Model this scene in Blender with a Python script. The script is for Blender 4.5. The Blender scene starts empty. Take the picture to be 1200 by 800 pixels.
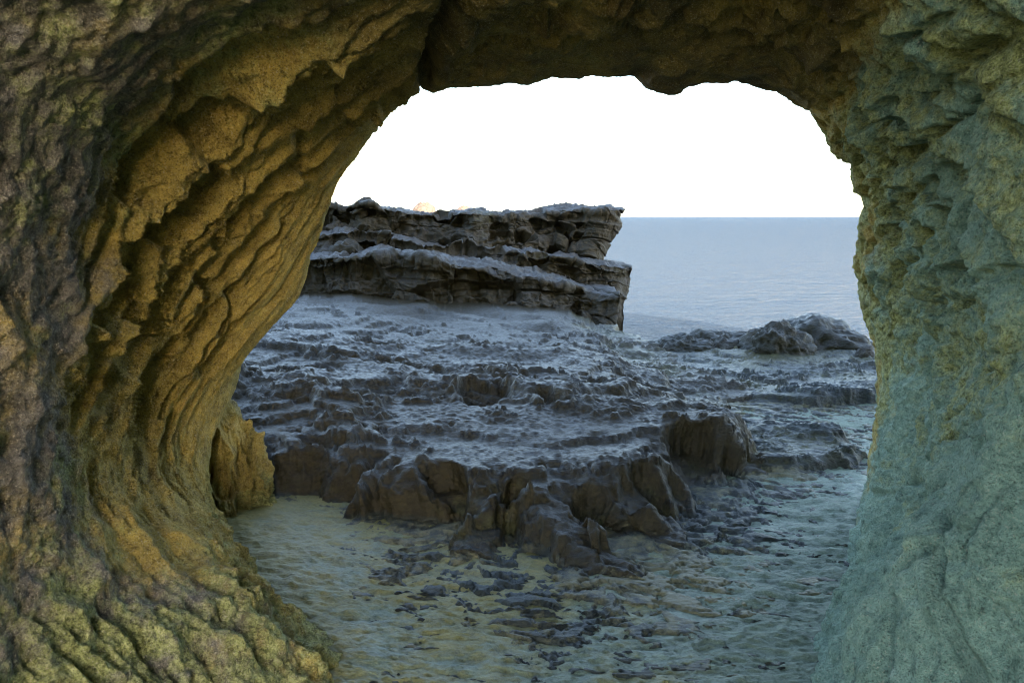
import bpy, math
import numpy as np
from mathutils import Vector

scene = bpy.context.scene
COL = scene.collection
R = math.radians

# ---------------------------------------------------------------- camera
EYE = np.array([0.0, 0.0, 1.6])
FPX, PW, PH = 900.0, 1200.0, 800.0
PITCH = math.atan(146.0 / FPX)
cam_d = bpy.data.cameras.new('camera')
cam_d.sensor_width = 36.0
cam_d.lens = FPX / PW * 36.0
cam_d.clip_start = 0.05
cam_d.clip_end = 40000.0
cam = bpy.data.objects.new('camera', cam_d)
cam.location = EYE
cam.rotation_euler = (math.pi / 2 - PITCH, 0, 0)
COL.objects.link(cam)
scene.camera = cam

# ---------------------------------------------------------------- sky, sun, exposure
SUN_EL, SUN_AZ = R(24.0), R(152.0)        # sun behind the headland, which shades the shore
w = bpy.data.worlds.new('World'); scene.world = w; w.use_nodes = True
wn = w.node_tree; wn.nodes.clear()
sky = wn.nodes.new('ShaderNodeTexSky'); sky.sky_type = 'NISHITA'
sky.sun_disc = False
sky.sun_elevation = SUN_EL; sky.sun_rotation = SUN_AZ
sky.air_density = 1.0; sky.dust_density = 2.0; sky.ozone_density = 0.1
bg = wn.nodes.new('ShaderNodeBackground'); bg.inputs['Strength'].default_value = 0.12
wo = wn.nodes.new('ShaderNodeOutputWorld')
wn.links.new(sky.outputs[0], bg.inputs[0]); wn.links.new(bg.outputs[0], wo.inputs[0])
sd = bpy.data.lights.new('sun', 'SUN'); sd.energy = 2.5; sd.angle = R(0.5); sd.color = (1.0, 0.86, 0.7)
sun = bpy.data.objects.new('sun', sd); COL.objects.link(sun)
to_sun = Vector((math.sin(SUN_AZ) * math.cos(SUN_EL), math.cos(SUN_AZ) * math.cos(SUN_EL), math.sin(SUN_EL)))
sun.rotation_euler = to_sun.to_track_quat('Z', 'Y').to_euler()
scene.view_settings.view_transform = 'Standard'
scene.view_settings.look = 'None'
scene.view_settings.gamma = 1.0
scene.view_settings.use_curve_mapping = False
scene.view_settings.exposure = 3.4
scene.render.engine = 'CYCLES'
scene.cycles.use_denoising = True
scene.cycles.pixel_filter_type = 'BLACKMAN_HARRIS'
scene.cycles.filter_width = 1.1
scene.cycles.max_bounces = 8
scene.cycles.diffuse_bounces = 5

# ---------------------------------------------------------------- helpers
CP, SP = math.cos(PITCH), math.sin(PITCH)
def P(u, v, Y):
    """world point at depth Y (metres north of the eye) seen in direction (u, v)"""
    u = np.asarray(u, float); v = np.asarray(v, float); Y = np.asarray(Y, float)
    a = (u - PW / 2) / FPX; b = (PH / 2 - v) / FPX
    dy = CP + b * SP; dz = -SP + b * CP
    k = Y / dy
    return np.stack(np.broadcast_arrays(EYE[0] + a * k, Y, EYE[2] + dz * k), -1)
def on_plane(u, v, z):
    a = (u - PW / 2) / FPX; b = (PH / 2 - v) / FPX
    dy = CP + b * SP; dz = -SP + b * CP
    k = (z - EYE[2]) / dz
    return (a * k, dy * k)
def project(p):
    d = p - EYE
    zc = d[..., 1] * CP - d[..., 2] * SP
    yc = d[..., 1] * SP + d[..., 2] * CP
    zc = np.where(zc < 0.05, np.nan, zc)
    return PW / 2 + FPX * d[..., 0] / zc, PH / 2 - FPX * yc / zc

_rng = np.random.RandomState(7)
_perm = np.concatenate([_rng.permutation(256)] * 3).astype(np.int32)
_g = _rng.normal(size=(256, 3)); _g /= np.linalg.norm(_g, axis=1)[:, None]
_gx, _gy, _gz = [np.ascontiguousarray(_g[:, i]).astype(np.float32) for i in range(3)]
def noise(x, y, z=0.0, seed=0):
    x, y, z = [np.asarray(a, np.float32) for a in np.broadcast_arrays(x, y, z)]
    x = x + seed * 17.31; y = y + seed * 5.77
    xf = np.floor(x); yf = np.floor(y); zf = np.floor(z)
    xi = xf.astype(np.int32) & 255; yi = yf.astype(np.int32) & 255; zi = zf.astype(np.int32) & 255
    fx = x - xf; fy = y - yf; fz = z - zf
    ux = fx * fx * fx * (fx * (fx * 6 - 15) + 10)
    uy = fy * fy * fy * (fy * (fy * 6 - 15) + 10)
    uz = fz * fz * fz * (fz * (fz * 6 - 15) + 10)
    A = _perm[xi]; B = _perm[xi + 1]
    def c(h, ax, ay, az):
        return _gx[h] * ax + _gy[h] * ay + _gz[h] * az
    AA = _perm[A + yi]; AB = _perm[A + yi + 1]; BA = _perm[B + yi]; BB = _perm[B + yi + 1]
    n0 = c(_perm[AA + zi], fx, fy, fz); n1 = c(_perm[BA + zi], fx - 1, fy, fz)
    n2 = c(_perm[AB + zi], fx, fy - 1, fz); n3 = c(_perm[BB + zi], fx - 1, fy - 1, fz)
    lo = n0 + ux * (n1 - n0); lo = lo + uy * (n2 + ux * (n3 - n2) - lo)
    n0 = c(_perm[AA + zi + 1], fx, fy, fz - 1); n1 = c(_perm[BA + zi + 1], fx - 1, fy, fz - 1)
    n2 = c(_perm[AB + zi + 1], fx, fy - 1, fz - 1); n3 = c(_perm[BB + zi + 1], fx - 1, fy - 1, fz - 1)
    hi = n0 + ux * (n1 - n0); hi = hi + uy * (n2 + ux * (n3 - n2) - hi)
    return (lo + uz * (hi - lo)) * 1.5
def fbm(x, y, z=0.0, o=4, seed=0, gain=0.5):
    r = 0; a = 1.0; f = 1.0; t = 0
    for i in range(o):
        r = r + a * noise(x * f, y * f, z * f, seed + i); t += a; a *= gain; f *= 2.03
    return r / t * 1.4
def ridged(x, y, z=0.0, o=3, seed=0, gain=0.5):
    r = 0; a = 1.0; f = 1.0; t = 0
    for i in range(o):
        n = 1 - np.abs(noise(x * f, y * f, z * f, seed + i)) * 1.6
        r = r + a * n * np.abs(n); t += a; a *= gain; f *= 2.07
    return r / t
def worley(x, y, seed=0, jit=0.9):
    x = np.asarray(x, np.float32) + seed * 3.3; y = np.asarray(y, np.float32) + seed * 9.1
    xf = np.floor(x); yf = np.floor(y)
    f1 = np.full(x.shape, 9.0, np.float32); f2 = f1.copy(); idv = np.zeros(x.shape, np.float32)
    for i in (-1, 0, 1):
        for j in (-1, 0, 1):
            cx = (xf + i).astype(np.int32) & 255; cy = (yf + j).astype(np.int32) & 255
            h = _perm[_perm[cx] + cy]; h2 = _perm[h + 57]
            px = xf + i + 0.5 + jit * (h / 255.0 - 0.5); py = yf + j + 0.5 + jit * (h2 / 255.0 - 0.5)
            d = np.sqrt((px - x) ** 2 + (py - y) ** 2)
            near = d < f1
            f2 = np.where(near, f1, np.minimum(f2, d)); idv = np.where(near, h / 255.0, idv); f1 = np.where(near, d, f1)
    return f1, f2, idv
def sstep(a, b, x):
    t = np.clip((x - a) / (b - a), 0, 1)
    return t * t * (3 - 2 * t)
def smooth1(a, k, axis):
    """box-smooth along an axis, ends held"""
    if k < 1: return a
    a = np.moveaxis(a, axis, 0)
    p = np.concatenate([np.repeat(a[:1], k, 0), a, np.repeat(a[-1:], k, 0)])
    c = np.cumsum(np.concatenate([np.zeros_like(p[:1]), p]), 0)
    out = (c[2 * k + 1:] - c[:-(2 * k + 1)]) / (2 * k + 1)
    return np.moveaxis(out, 0, axis)
def catmull(cols, tk, tq):
    """cols: list of (n,3) curves at parameters tk, evaluated at tq -> (n, len(tq), 3)"""
    C = np.stack(cols, 1); tk = np.asarray(tk, float)
    m = np.gradient(C, tk, axis=1)
    i = np.clip(np.searchsorted(tk, tq, side='right') - 1, 0, len(tk) - 2)
    h = (tk[i + 1] - tk[i]); x = ((tq - tk[i]) / h)[None, :, None]; h = h[None, :, None]
    return ((2 * x**3 - 3 * x**2 + 1) * C[:, i] + (x**3 - 2 * x**2 + x) * h * m[:, i]
            + (-2 * x**3 + 3 * x**2) * C[:, i + 1] + (x**3 - x**2) * h * m[:, i + 1])
def normals(G):
    a = np.gradient(G, axis=0); b = np.gradient(G, axis=1)
    n = np.cross(a, b)
    return n / np.maximum(np.linalg.norm(n, axis=-1, keepdims=True), 1e-9)
def mesh_from(name, verts, quads, mat, attrs=None, parent=None):
    me = bpy.data.meshes.new(name)
    n, q = len(verts), len(quads)
    me.vertices.add(n); me.vertices.foreach_set('co', np.ascontiguousarray(verts, np.float32).ravel())
    me.loops.add(q * 4); me.loops.foreach_set('vertex_index', np.ascontiguousarray(quads, np.int32).ravel())
    me.polygons.add(q)
    me.polygons.foreach_set('loop_start', np.arange(0, q * 4, 4, dtype=np.int32))
    me.polygons.foreach_set('use_smooth', np.ones(q, bool))
    me.update(calc_edges=True)
    for k, a in (attrs or {}).items():
        at = me.attributes.new(k, 'FLOAT', 'POINT')
        at.data.foreach_set('value', np.ascontiguousarray(a, np.float32).ravel())
    me.materials.append(mat)
    o = bpy.data.objects.new(name, me); COL.objects.link(o)
    if parent: o.parent = parent
    return o
def grid_quads(nr, nc, wrap=False):
    idx = np.arange(nr * nc).reshape(nr, nc)
    if wrap: idx = np.concatenate([idx, idx[:, :1]], 1)
    return np.stack([idx[:-1, :-1], idx[:-1, 1:], idx[1:, 1:], idx[1:, :-1]], -1).reshape(-1, 4)
def grid_obj(name, G, mat, attrs=None, parent=None, keep=None, flip=False, wrap=False):
    nr, nc = G.shape[:2]
    q = grid_quads(nr, nc, wrap)
    if flip: q = q[:, ::-1]
    V = G.reshape(-1, 3)
    attrs = {k: np.asarray(a).reshape(-1) for k, a in (attrs or {}).items()}
    if keep is not None:
        q = q[keep.reshape(-1)]
        used, inv = np.unique(q, return_inverse=True)
        q = inv.reshape(-1, 4); V = V[used]; attrs = {k: a[used] for k, a in attrs.items()}
    return mesh_from(name, V, q, mat, attrs, parent)
def tag(o, label=None, cat=None, group=None, kind=None):
    if label: o['label'] = label
    if cat: o['category'] = cat
    if group: o['group'] = group
    if kind: o['kind'] = kind
    return o
def empty(name, loc):
    e = bpy.data.objects.new(name, None); e.location = loc; COL.objects.link(e); return e

# ---------------------------------------------------------------- materials
class NT:
    def __init__(s, name):
        s.m = bpy.data.materials.new(name); s.m.use_nodes = True
        s.t = s.m.node_tree; s.t.nodes.clear()
        s.out = s.n('ShaderNodeOutputMaterial'); s.b = s.n('ShaderNodeBsdfPrincipled')
        s.l(s.b.outputs[0], s.out.inputs[0])
        s.pos = s.n('ShaderNodeNewGeometry').outputs['Position']
    def n(s, t): return s.t.nodes.new(t)
    def l(s, a, b): s.t.links.new(a, b)
    def setv(s, sock, v):
        if isinstance(v, bpy.types.NodeSocket): s.l(v, sock)
        elif isinstance(v, tuple) and len(v) == 3 and sock.type == 'RGBA': sock.default_value = (*v, 1)
        else: sock.default_value = v
    def mapped(s, scale, rot=(0, 0, 0)):
        m = s.n('ShaderNodeMapping'); s.l(s.pos, m.inputs[0])
        m.inputs['Scale'].default_value = scale; m.inputs['Rotation'].default_value = rot
        return m.outputs[0]
    def noise(s, scale, detail=6, rough=0.6, vec=None, dist=0.0):
        x = s.n('ShaderNodeTexNoise'); s.l(vec or s.pos, x.inputs['Vector'])
        x.inputs['Scale'].default_value = scale; x.inputs['Detail'].default_value = detail
        x.inputs['Roughness'].default_value = rough; x.inputs['Distortion'].default_value = dist
        return x.outputs['Fac']
    def voronoi(s, scale, vec=None, feature='F1'):
        x = s.n('ShaderNodeTexVoronoi'); s.l(vec or s.pos, x.inputs['Vector']); x.feature = feature
        x.inputs['Scale'].default_value = scale
        return x.outputs['Distance']
    def ramp(s, fac, stops):
        r = s.n('ShaderNodeValToRGB'); s.l(fac, r.inputs[0]); e = r.color_ramp.elements
        while len(e) < len(stops): e.new(0.5)
        for k, (p, c) in zip(e, stops):
            k.position = p; k.color = (*c, 1) if isinstance(c, tuple) else (c, c, c, 1)
        return r.outputs[0]
    def mix(s, fac, a, b, mode='MIX'):
        m = s.n('ShaderNodeMix'); m.data_type = 'RGBA'; m.blend_type = mode
        s.setv(m.inputs[0], fac); s.setv(m.inputs[6], a); s.setv(m.inputs[7], b)
        return m.outputs[2]
    def math(s, op, a, b=0.0, clamp=False):
        m = s.n('ShaderNodeMath'); m.operation = op; m.use_clamp = clamp
        s.setv(m.inputs[0], a); s.setv(m.inputs[1], b)
        return m.outputs[0]
    def attr(s, name):
        a = s.n('ShaderNodeAttribute'); a.attribute_name = name; return a.outputs['Fac']
    def mask(s, attr, nz, w=0.18, amt=0.9):
        """an attribute mask broken up by a noise"""
        d = s.math('ADD', s.attr(attr), s.math('MULTIPLY', s.math('SUBTRACT', nz, 0.5), amt))
        mr = s.n('ShaderNodeMapRange'); mr.interpolation_type = 'SMOOTHSTEP'
        s.l(d, mr.inputs[0]); mr.inputs[1].default_value = 0.5 - w; mr.inputs[2].default_value = 0.5 + w
        return mr.outputs[0]
    def bump(s, h, strength, dist, prev=None):
        b = s.n('ShaderNodeBump'); b.inputs['Strength'].default_value = strength; b.inputs['Distance'].default_value = dist
        s.l(h, b.inputs['Height'])
        if prev is not None: s.l(prev, b.inputs['Normal'])
        return b.outputs[0]

def cave_material():
    k = NT('cave_rock')
    big = k.noise(2.2, 5, 0.6); mid = k.noise(8, 8, 0.7); fine = k.noise(48, 6, 0.75); grain = k.noise(150, 3, 0.7)
    mf = k.mix(0.5, mid, fine)
    ochre = k.ramp(mf, [(0.31, (0.08883, 0.05606, 0.0132)), (0.46, (0.3553, 0.2695, 0.0682)), (0.58, (0.5538, 0.4096, 0.099)), (0.74, (0.6897, 0.5498, 0.187))])
    grey = k.ramp(mf, [(0.32, (0.04173, 0.03932, 0.03605)), (0.46, (0.1565, 0.1446, 0.1323)), (0.60, (0.2608, 0.2429, 0.2164)), (0.76, (0.4383, 0.4395, 0.3966))])
    green = k.ramp(fine, [(0.34, (0.05363, 0.06221, 0.02145)), (0.48, (0.2466, 0.2682, 0.09117)), (0.66, (0.4934, 0.5148, 0.2145))])
    teal = k.ramp(mf, [(0.34, (0.04607, 0.07767, 0.06107)), (0.45, (0.1842, 0.3016, 0.2355)), (0.58, (0.3041, 0.4478, 0.3489)), (0.74, (0.5067, 0.5928, 0.4798))])
    c = k.mix(k.mask('m_grey', k.noise(5, 8, 0.7), 0.2, 1.3), ochre, grey)
    c = k.mix(k.mask('m_teal', k.noise(6, 8, 0.72), 0.2, 1.3), c, teal)
    c = k.mix(k.mask('m_green', k.noise(8, 10, 0.75), 0.2, 1.6), c, green)
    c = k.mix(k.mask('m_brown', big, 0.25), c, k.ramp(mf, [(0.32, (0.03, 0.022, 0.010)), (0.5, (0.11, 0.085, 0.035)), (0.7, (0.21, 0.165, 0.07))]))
    c = k.mix(k.ramp(grain, [(0.36, 0.55), (0.46, 0.0)]), c, (0.035, 0.03, 0.025))
    c = k.mix(k.ramp(grain, [(0.56, 0.0), (0.68, 0.6)]), c, (0.52, 0.48, 0.38))
    k.l(c, k.b.inputs['Base Color'])
    k.b.inputs['Roughness'].default_value = 0.85
    k.b.inputs['Specular IOR Level'].default_value = 0.3
    n = k.bump(fine, 1.0, 0.028)
    n = k.bump(grain, 1.0, 0.010, n)
    k.l(n, k.b.inputs['Normal'])
    return k.m
def ledge_material(name, dark, light, wet, sandy=(0.13, 0.125, 0.07)):
    k = NT(name)
    vec = k.mapped((1.0, 1.9, 1.6), (0, 0, 0.2))
    big = k.noise(1.7, 5, 0.6); mid = k.noise(9, 9, 0.72, vec); fine = k.noise(40, 7, 0.75, vec)
    cell = k.voronoi(26, vec)
    mf = k.mix(0.5, mid, fine)
    c = k.ramp(mf, [(0.36, dark), (0.5, tuple(0.55 * (p + q) * 0.8 for p, q in zip(dark, light))), (0.66, light)])
    c = k.mix(k.ramp(big, [(0.45, 0.0), (0.7, 0.6)]), c, k.ramp(mf, [(0.36, (0.014, 0.013, 0.009)), (0.64, (0.075, 0.066, 0.042))]))
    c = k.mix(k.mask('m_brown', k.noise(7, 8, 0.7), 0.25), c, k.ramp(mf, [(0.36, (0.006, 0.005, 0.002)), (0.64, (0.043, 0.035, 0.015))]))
    c = k.mix(k.mask('m_green', k.noise(10, 6, 0.7)), c, k.ramp(mf, [(0.36, (0.02, 0.02, 0.008)), (0.64, (0.085, 0.085, 0.032))]))
    c = k.mix(k.mask('m_sand', k.noise(18, 8, 0.72), 0.15, 1.2), c, sandy)
    k.l(c, k.b.inputs['Base Color'])
    k.l(k.ramp(mf, [(0.35, wet), (0.62, min(0.95, wet + 0.35))]), k.b.inputs['Roughness'])
    k.b.inputs['Specular IOR Level'].default_value = 0.28
    n = k.bump(mid, 0.45, 0.025); n = k.bump(cell, 0.45, 0.012, n); n = k.bump(fine, 0.8, 0.010, n)
    k.l(n, k.b.inputs['Normal'])
    return k.m
def sand_material():
    k = NT('damp_sand')
    big = k.noise(1.3, 5, 0.6); mid = k.noise(9, 8, 0.7); fine = k.noise(60, 6, 0.75); grain = k.noise(300, 3, 0.7)
    mf = k.mix(0.5, mid, fine)
    yellow = k.ramp(mf, [(0.35, (0.06161, 0.05781, 0.01554)), (0.47, (0.1584, 0.1508, 0.04404)), (0.66, (0.2376, 0.2312, 0.08805))])
    greyc = k.ramp(mf, [(0.35, (0.03728, 0.05639, 0.0398)), (0.47, (0.1119, 0.1535, 0.1052)), (0.66, (0.2024, 0.2632, 0.1819))])
    c = k.mix(k.mask('m_sand', k.noise(5, 8, 0.7), 0.2, 1.4), greyc, yellow)
    c = k.mix(k.ramp(grain, [(0.36, 0.5), (0.46, 0.0)]), c, (0.04, 0.035, 0.03))
    k.l(c, k.b.inputs['Base Color'])
    k.l(k.ramp(big, [(0.35, 0.42), (0.65, 0.75)]), k.b.inputs['Roughness'])
    n = k.bump(k.noise(30, 6, 0.7, k.mapped((0.6, 1.3, 1), (0, 0, 0.2))), 0.8, 0.022); n = k.bump(fine, 0.8, 0.008, n)
    k.l(n, k.b.inputs['Normal'])
    return k.m
def sea_material():
    k = NT('sea_water')
    k.t.nodes.remove(k.b)
    a = k.noise(1.0, 6, 0.65, k.mapped((0.45, 1.3, 1)))
    b = k.noise(1.0, 4, 0.6, k.mapped((2.2, 5.0, 1)))
    n = k.bump(a, 1.0, 2.2); n = k.bump(b, 1.0, 0.5, n)
    df = k.n('ShaderNodeBsdfDiffuse'); df.inputs[0].default_value = (0.009, 0.021, 0.037, 1)
    gl = k.n('ShaderNodeBsdfGlossy'); gl.inputs['Roughness'].default_value = 0.3
    k.l(n, gl.inputs['Normal'])
    fr = k.n('ShaderNodeLayerWeight'); fr.inputs[0].default_value = 0.12; k.l(n, fr.inputs['Normal'])
    mx = k.n('ShaderNodeMixShader')
    k.l(k.math('ADD', 0.05, k.math('MULTIPLY', fr.outputs['Fresnel'], 0.14)), mx.inputs[0])
    k.l(df.outputs[0], mx.inputs[1]); k.l(gl.outputs[0], mx.inputs[2]); k.l(mx.outputs[0], k.out.inputs[0])
    return k.m
M_CAVE = cave_material()
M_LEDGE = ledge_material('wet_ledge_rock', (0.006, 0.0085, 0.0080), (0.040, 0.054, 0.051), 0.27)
M_CLIFF = ledge_material('cliff_rock', (0.016, 0.015, 0.015), (0.115, 0.115, 0.11), 0.4)
M_PALE = ledge_material('pale_rock', (0.075, 0.052, 0.042), (0.15, 0.115, 0.095), 0.8)
M_SAND = sand_material()
M_SEA = sea_material()

# ---------------------------------------------------------------- sea
def build_sea():
    ys = np.concatenate([np.linspace(7, 14, 8)[:-1], np.geomspace(14, 14000, 220)])
    us = np.linspace(-1.6, 1.6, 200)
    X = us[None, :] * (ys[:, None] + 6); Y = np.repeat(ys[:, None], len(us), 1)
    far = np.clip(1 - Y / 500, 0, 1)
    Z = -1.55 + far * (0.09 * fbm(X * 0.25, Y * 0.5, 0, 3, 3) + 0.04 * noise(X * 1.2, Y * 2.2, 0, 9))
    tag(grid_obj('sea', np.stack([X, Y, Z], -1), M_SEA, flip=True), kind='structure')
build_sea()

# ---------------------------------------------------------------- ground: bedrock, ledges, sand
def poly_sd(poly, X, Y, want_arc=False):
    """signed distance to a polygon, positive inside"""
    arc0 = 0.0; arc = np.zeros(X.shape, np.float32)
    d = np.full(X.shape, 1e9, np.float32); ins = np.zeros(X.shape, bool)
    n = len(poly)
    for i in range(n):
        (ax, ay), (bx, by) = poly[i], poly[(i + 1) % n]
        ex, ey = bx - ax, by - ay
        t = np.clip(((X - ax) * ex + (Y - ay) * ey) / (ex * ex + ey * ey + 1e-9), 0, 1)
        dd = (X - ax - t * ex) ** 2 + (Y - ay - t * ey) ** 2; ln = math.hypot(ex, ey)
        if want_arc: arc = np.where(dd < d, arc0 + t * ln, arc)
        arc0 += ln; d = np.minimum(d, dd)
        c = (ay > Y) != (by > Y)
        ins ^= c & (X < ax + (Y - ay) * ex / (ey if abs(ey) > 1e-9 else 1e-9))
    d = np.sqrt(d)
    return (np.where(ins, d, -d), arc) if want_arc else np.where(ins, d, -d)
def rise(d, w, p=2.3):
    """ledge profile: steep at the foot, rounding off at the top"""
    t = np.clip(d / w, 0, 1)
    return 1 - (1 - t) ** p
def line(pts, z):
    return [on_plane(u, v, z) for u, v in pts]

MAIN = line([(150, 598), (300, 590), (345, 588), (400, 596), (470, 612), (530, 632), (575, 650), (640, 640), (675, 655), (705, 676), (724, 668),
             (728, 642), (772, 634), (806, 600), (812, 575), (840, 566), (872, 562), (893, 552), (886, 525), (872, 500), (880, 470), (866, 450),
             (838, 434), (800, 417), (768, 405)], 0.0) + [(1.7, 11.0), (1.6, 16.5), (-9, 16.5), (-9, 4.2)]
STEP2 = line([(200, 520), (300, 512), (350, 520), (420, 540), (520, 548), (610, 556), (660, 540), (720, 500), (760, 470), (820, 462), (840, 450)], 0.24) + [(2.1, 8), (2.0, 13), (-9, 13), (-9, 4.6)]
STEP3 = line([(200, 470), (290, 468), (340, 472), (400, 500), (432, 512), (440, 498), (400, 470), (370, 455), (330, 448)], 0.34) + [(-9, 6.0), (-9, 4.8)]
STEP4 = line([(200, 440), (290, 438), (330, 432), (400, 446), (470, 440), (520, 446), (580, 448), (640, 462), (680, 450), (760, 440), (800, 434)], 0.44) + [(1.6, 9), (1.0, 13), (-9, 13), (-9, 5.5)]
STEP5 = line([(200, 396), (330, 398), (400, 404), (470, 404), (540, 412), (620, 416), (680, 414), (740, 420)], 0.56) + [(1.2, 9), (1.0, 13), (-9, 13), (-9, 6.5)]
SHELF = line([(880, 560), (930, 552), (1005, 548), (1012, 536), (975, 512), (910, 505), (880, 500)], 0.0)
SHELF2 = line([(870, 470), (950, 478), (1060, 470), (1200, 480)], 0.0) + [(9, 6.5), (9, 12.0), (1.4, 12.0), (1.6, 8.0)]

def terrain(X, Y):
    wx = X + 0.14 * fbm(X * 1.7, Y * 1.7, 0, 4, 31, 0.5); wy = Y + 0.14 * fbm(X * 1.7, Y * 1.7, 0, 4, 41, 0.5)
    vary = fbm(X * 1.2, Y * 1.2, 0, 2, 61)
    fl = ridged(X * 3.6, Y * 3.6, 0, 2, 11)                      # flutes cut into ledge edges
    fl2 = ridged(X * 10, Y * 10, 0, 2, 13)
    sp = ridged(X * 1.7 + 3.1, Y * 1.7, 0, 1, 15)                  # spurs and alcoves
    edge = 0.08 * (sp - 0.45) + (0.07 + 0.05 * vary) * (fl - 0.5) + 0.008 * (fl2 - 0.5)
    d1, arc = poly_sd(MAIN, wx, wy, True)
    fing = ridged(arc * 2.1 + 0.25 * noise(X * 3, Y * 3, 0, 17), 0.5 * d1, 0, 2, 18, 0.5)     # root-like fingers running down the face
    flut = ridged(arc * 6.0 + 0.35 * noise(X * 6, Y * 6, 0, 19), 0.8 * d1, 0, 2, 20, 0.6)
    d1 = d1 + edge + 0.10 * (flut - 0.45) * sstep(0.4, 0.03, d1) + 0.22 * (fing - 0.50) * sstep(0.55, 0.05, d1)
    inside = sstep(-0.02, 0.06, d1)
    yy = np.clip(Y, 2, 7.0)
    tilt = 0.105 * (yy - 3.75)
    tilt = np.where(tilt > 0, tilt, tilt * 0.3)
    top = 0.225 + tilt + 0.045 * np.clip(-X - 0.2, -1.5, 2.2) * sstep(4.5, 6.5, Y)
    top = top + 0.10 * sstep(-0.9, -2.2, X) * sstep(5, 7, Y) - 0.14 * sstep(0.6, 1.5, X) * sstep(4.6, 6.2, Y) - 0.06 * sstep(-0.5, -1.2, X) * sstep(5.2, 4.2, Y)
    top = top - (0.26 + 0.03 * sstep(-0.5, -1.5, X)) * sstep(5.0, 6.8, Y) - 0.20 * sstep(6.9, 8.3, Y)                        # falls away behind the crest
    h = top * rise(d1, np.clip(0.36 + 0.22 * vary, 0.2, 0.6), 1.75)
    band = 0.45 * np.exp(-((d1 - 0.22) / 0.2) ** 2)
    for poly, a, wd, sd_ in ((STEP3, 0.075, 0.14, 53), (STEP4, 0.08, 0.12, 57), (STEP5, 0.04, 0.08, 59)):
        nz = noise(X * 1.6, Y * 1.6, 0, sd_)
        d = poly_sd(poly, wx, wy) + 0.8 * edge + 0.10 * nz
        h = h + a * (0.85 + 0.9 * nz) * rise(d, wd * (1.3 + 1.0 * nz)) * inside
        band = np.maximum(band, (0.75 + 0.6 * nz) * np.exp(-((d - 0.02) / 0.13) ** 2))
    # bowl-shaped alcoves eaten into the face and into the step edges
    for (u, v), zc, rad, keep in (((812, 545), 0.10, .17, .30), ((748, 592), 0.08, .15, .25), ((843, 482), 0.12, .17, .3), ((600, 612), 0.08, .16, .25), ((690, 600), 0.10, .13, .3),
                                  ((520, 590), 0.08, .14, .35), ((565, 452), 0.42, .22, .70), ((650, 462), 0.40, .15, .72)):
        cx, cy = on_plane(u, v, zc)
        q = np.sqrt((wx - cx) ** 2 + ((wy - cy) * 0.8) ** 2) / rad + 0.12 * (fl2 - 0.4) + 0.20 * (fl - 0.5) + 0.32 * (flut - 0.45)
        h = h * (1 - (1 - keep) * sstep(1.0, 0.62, q) * inside)
    # spurs that run down from the lip and end on the floor
    for (u0, v0), z0, (u1, v1), z1, wd in (((622, 562), .27, (718, 668), .0, .16), ((700, 540), .29, (772, 634), .0, .14), ((560, 570), .22, (566, 648), .0, .11), ((872, 500), .16, (890, 562), .0, .10)):
        (ax, ay), (bx, by) = on_plane(u0, v0, z0), on_plane(u1, v1, z1)
        ex, ey = bx - ax, by - ay
        q = ((wx - ax) * ex + (wy - ay) * ey) / (ex * ex + ey * ey); qc_ = np.clip(q, 0, 1)
        dd = np.sqrt((wx - ax - qc_ * ex) ** 2 + (wy - ay - qc_ * ey) ** 2) / wd + 0.18 * (fl2 - 0.45) + 0.35 * (fl - 0.5) + 0.2 * noise(X * 6, Y * 6, 0, 63) + 0.30 * (flut - 0.45)
        zr = (0.92 * z0 + (z1 + 0.035 - 0.92 * z0) * qc_ ** 0.85)
        h = np.maximum(h, zr * np.clip(1.15 - dd * dd * 0.9, -1, 1) * (q > -0.4))
        d1 = np.where((dd < 1.0) & (q > 0), np.maximum(d1, 0.02), d1)
    inside = np.maximum(inside, sstep(-0.02, 0.06, d1))
    ds = np.maximum(poly_sd(SHELF, wx, wy), poly_sd(SHELF2, wx, wy)) + 0.7 * edge
    hs = (0.085 + 0.05 * vary - 0.10 * sstep(6.2, 8.2, Y)) * rise(ds, 0.12)
    h = np.maximum(h, hs)
    rock = np.clip(inside + sstep(-0.02, 0.06, ds), 0, 1)
    # relief: swells, flat pans, and cup-shaped hollows with sharp rims along the bedding
    ca, sa = math.cos(0.20), math.sin(0.20)
    A = X * ca - Y * sa; B = X * sa + Y * ca
    aw = A + 0.10 * noise(X * 3, Y * 3, 0, 21) + 0.03 * noise(X * 11, Y * 11, 0, 23); bw = B + 0.07 * noise(X * 3, Y * 3, 0, 22) + 0.02 * noise(X * 11, Y * 11, 0, 24)
    sw = fbm(A * 0.9, B * 1.8, 0, 3, 71)
    rn = fbm(aw * 4.5, bw * 9.0, 0, 4, 73, 0.62)
    patch = np.clip(0.85 * np.clip(band, 0, 1) + 0.75 * sstep(0.0, 0.5, fbm(X * 1.1, Y * 1.6, 0, 3, 77)), 0, 1)
    e1, e2, ei = worley(aw * 2.6, bw * 4.6, 3); cup = sstep(0.0, 0.42, e2 - e1)
    m1, m2, mi = worley(aw * 6.5, bw * 11.0, 7); cup2 = sstep(0.0, 0.40, m2 - m1)
    rel = 0.05 * sw + (0.020 + 0.03 * patch) * np.clip(rn - 0.20 + 0.25 * patch, 0, 1)
    rel = rel - patch * (0.050 * cup * (0.3 + ei) + 0.015 * cup2 * (0.3 + mi)) - (1 - patch) * 0.007 * cup2 * (mi > 0.55) + 0.032 * patch
    chip = fbm(aw * 6.0, bw * 15.0, 0, 4, 85, 0.66)
    rel = rel + (0.032 + 0.034 * patch) * (1 + 0.8 * sstep(6.2, 7.5, Y)) * np.clip(chip - 0.12 + 0.22 * patch, -0.1, 0.5)
    rel = rel * (1 - 0.15 * sstep(5.5, 7, Y))
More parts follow.
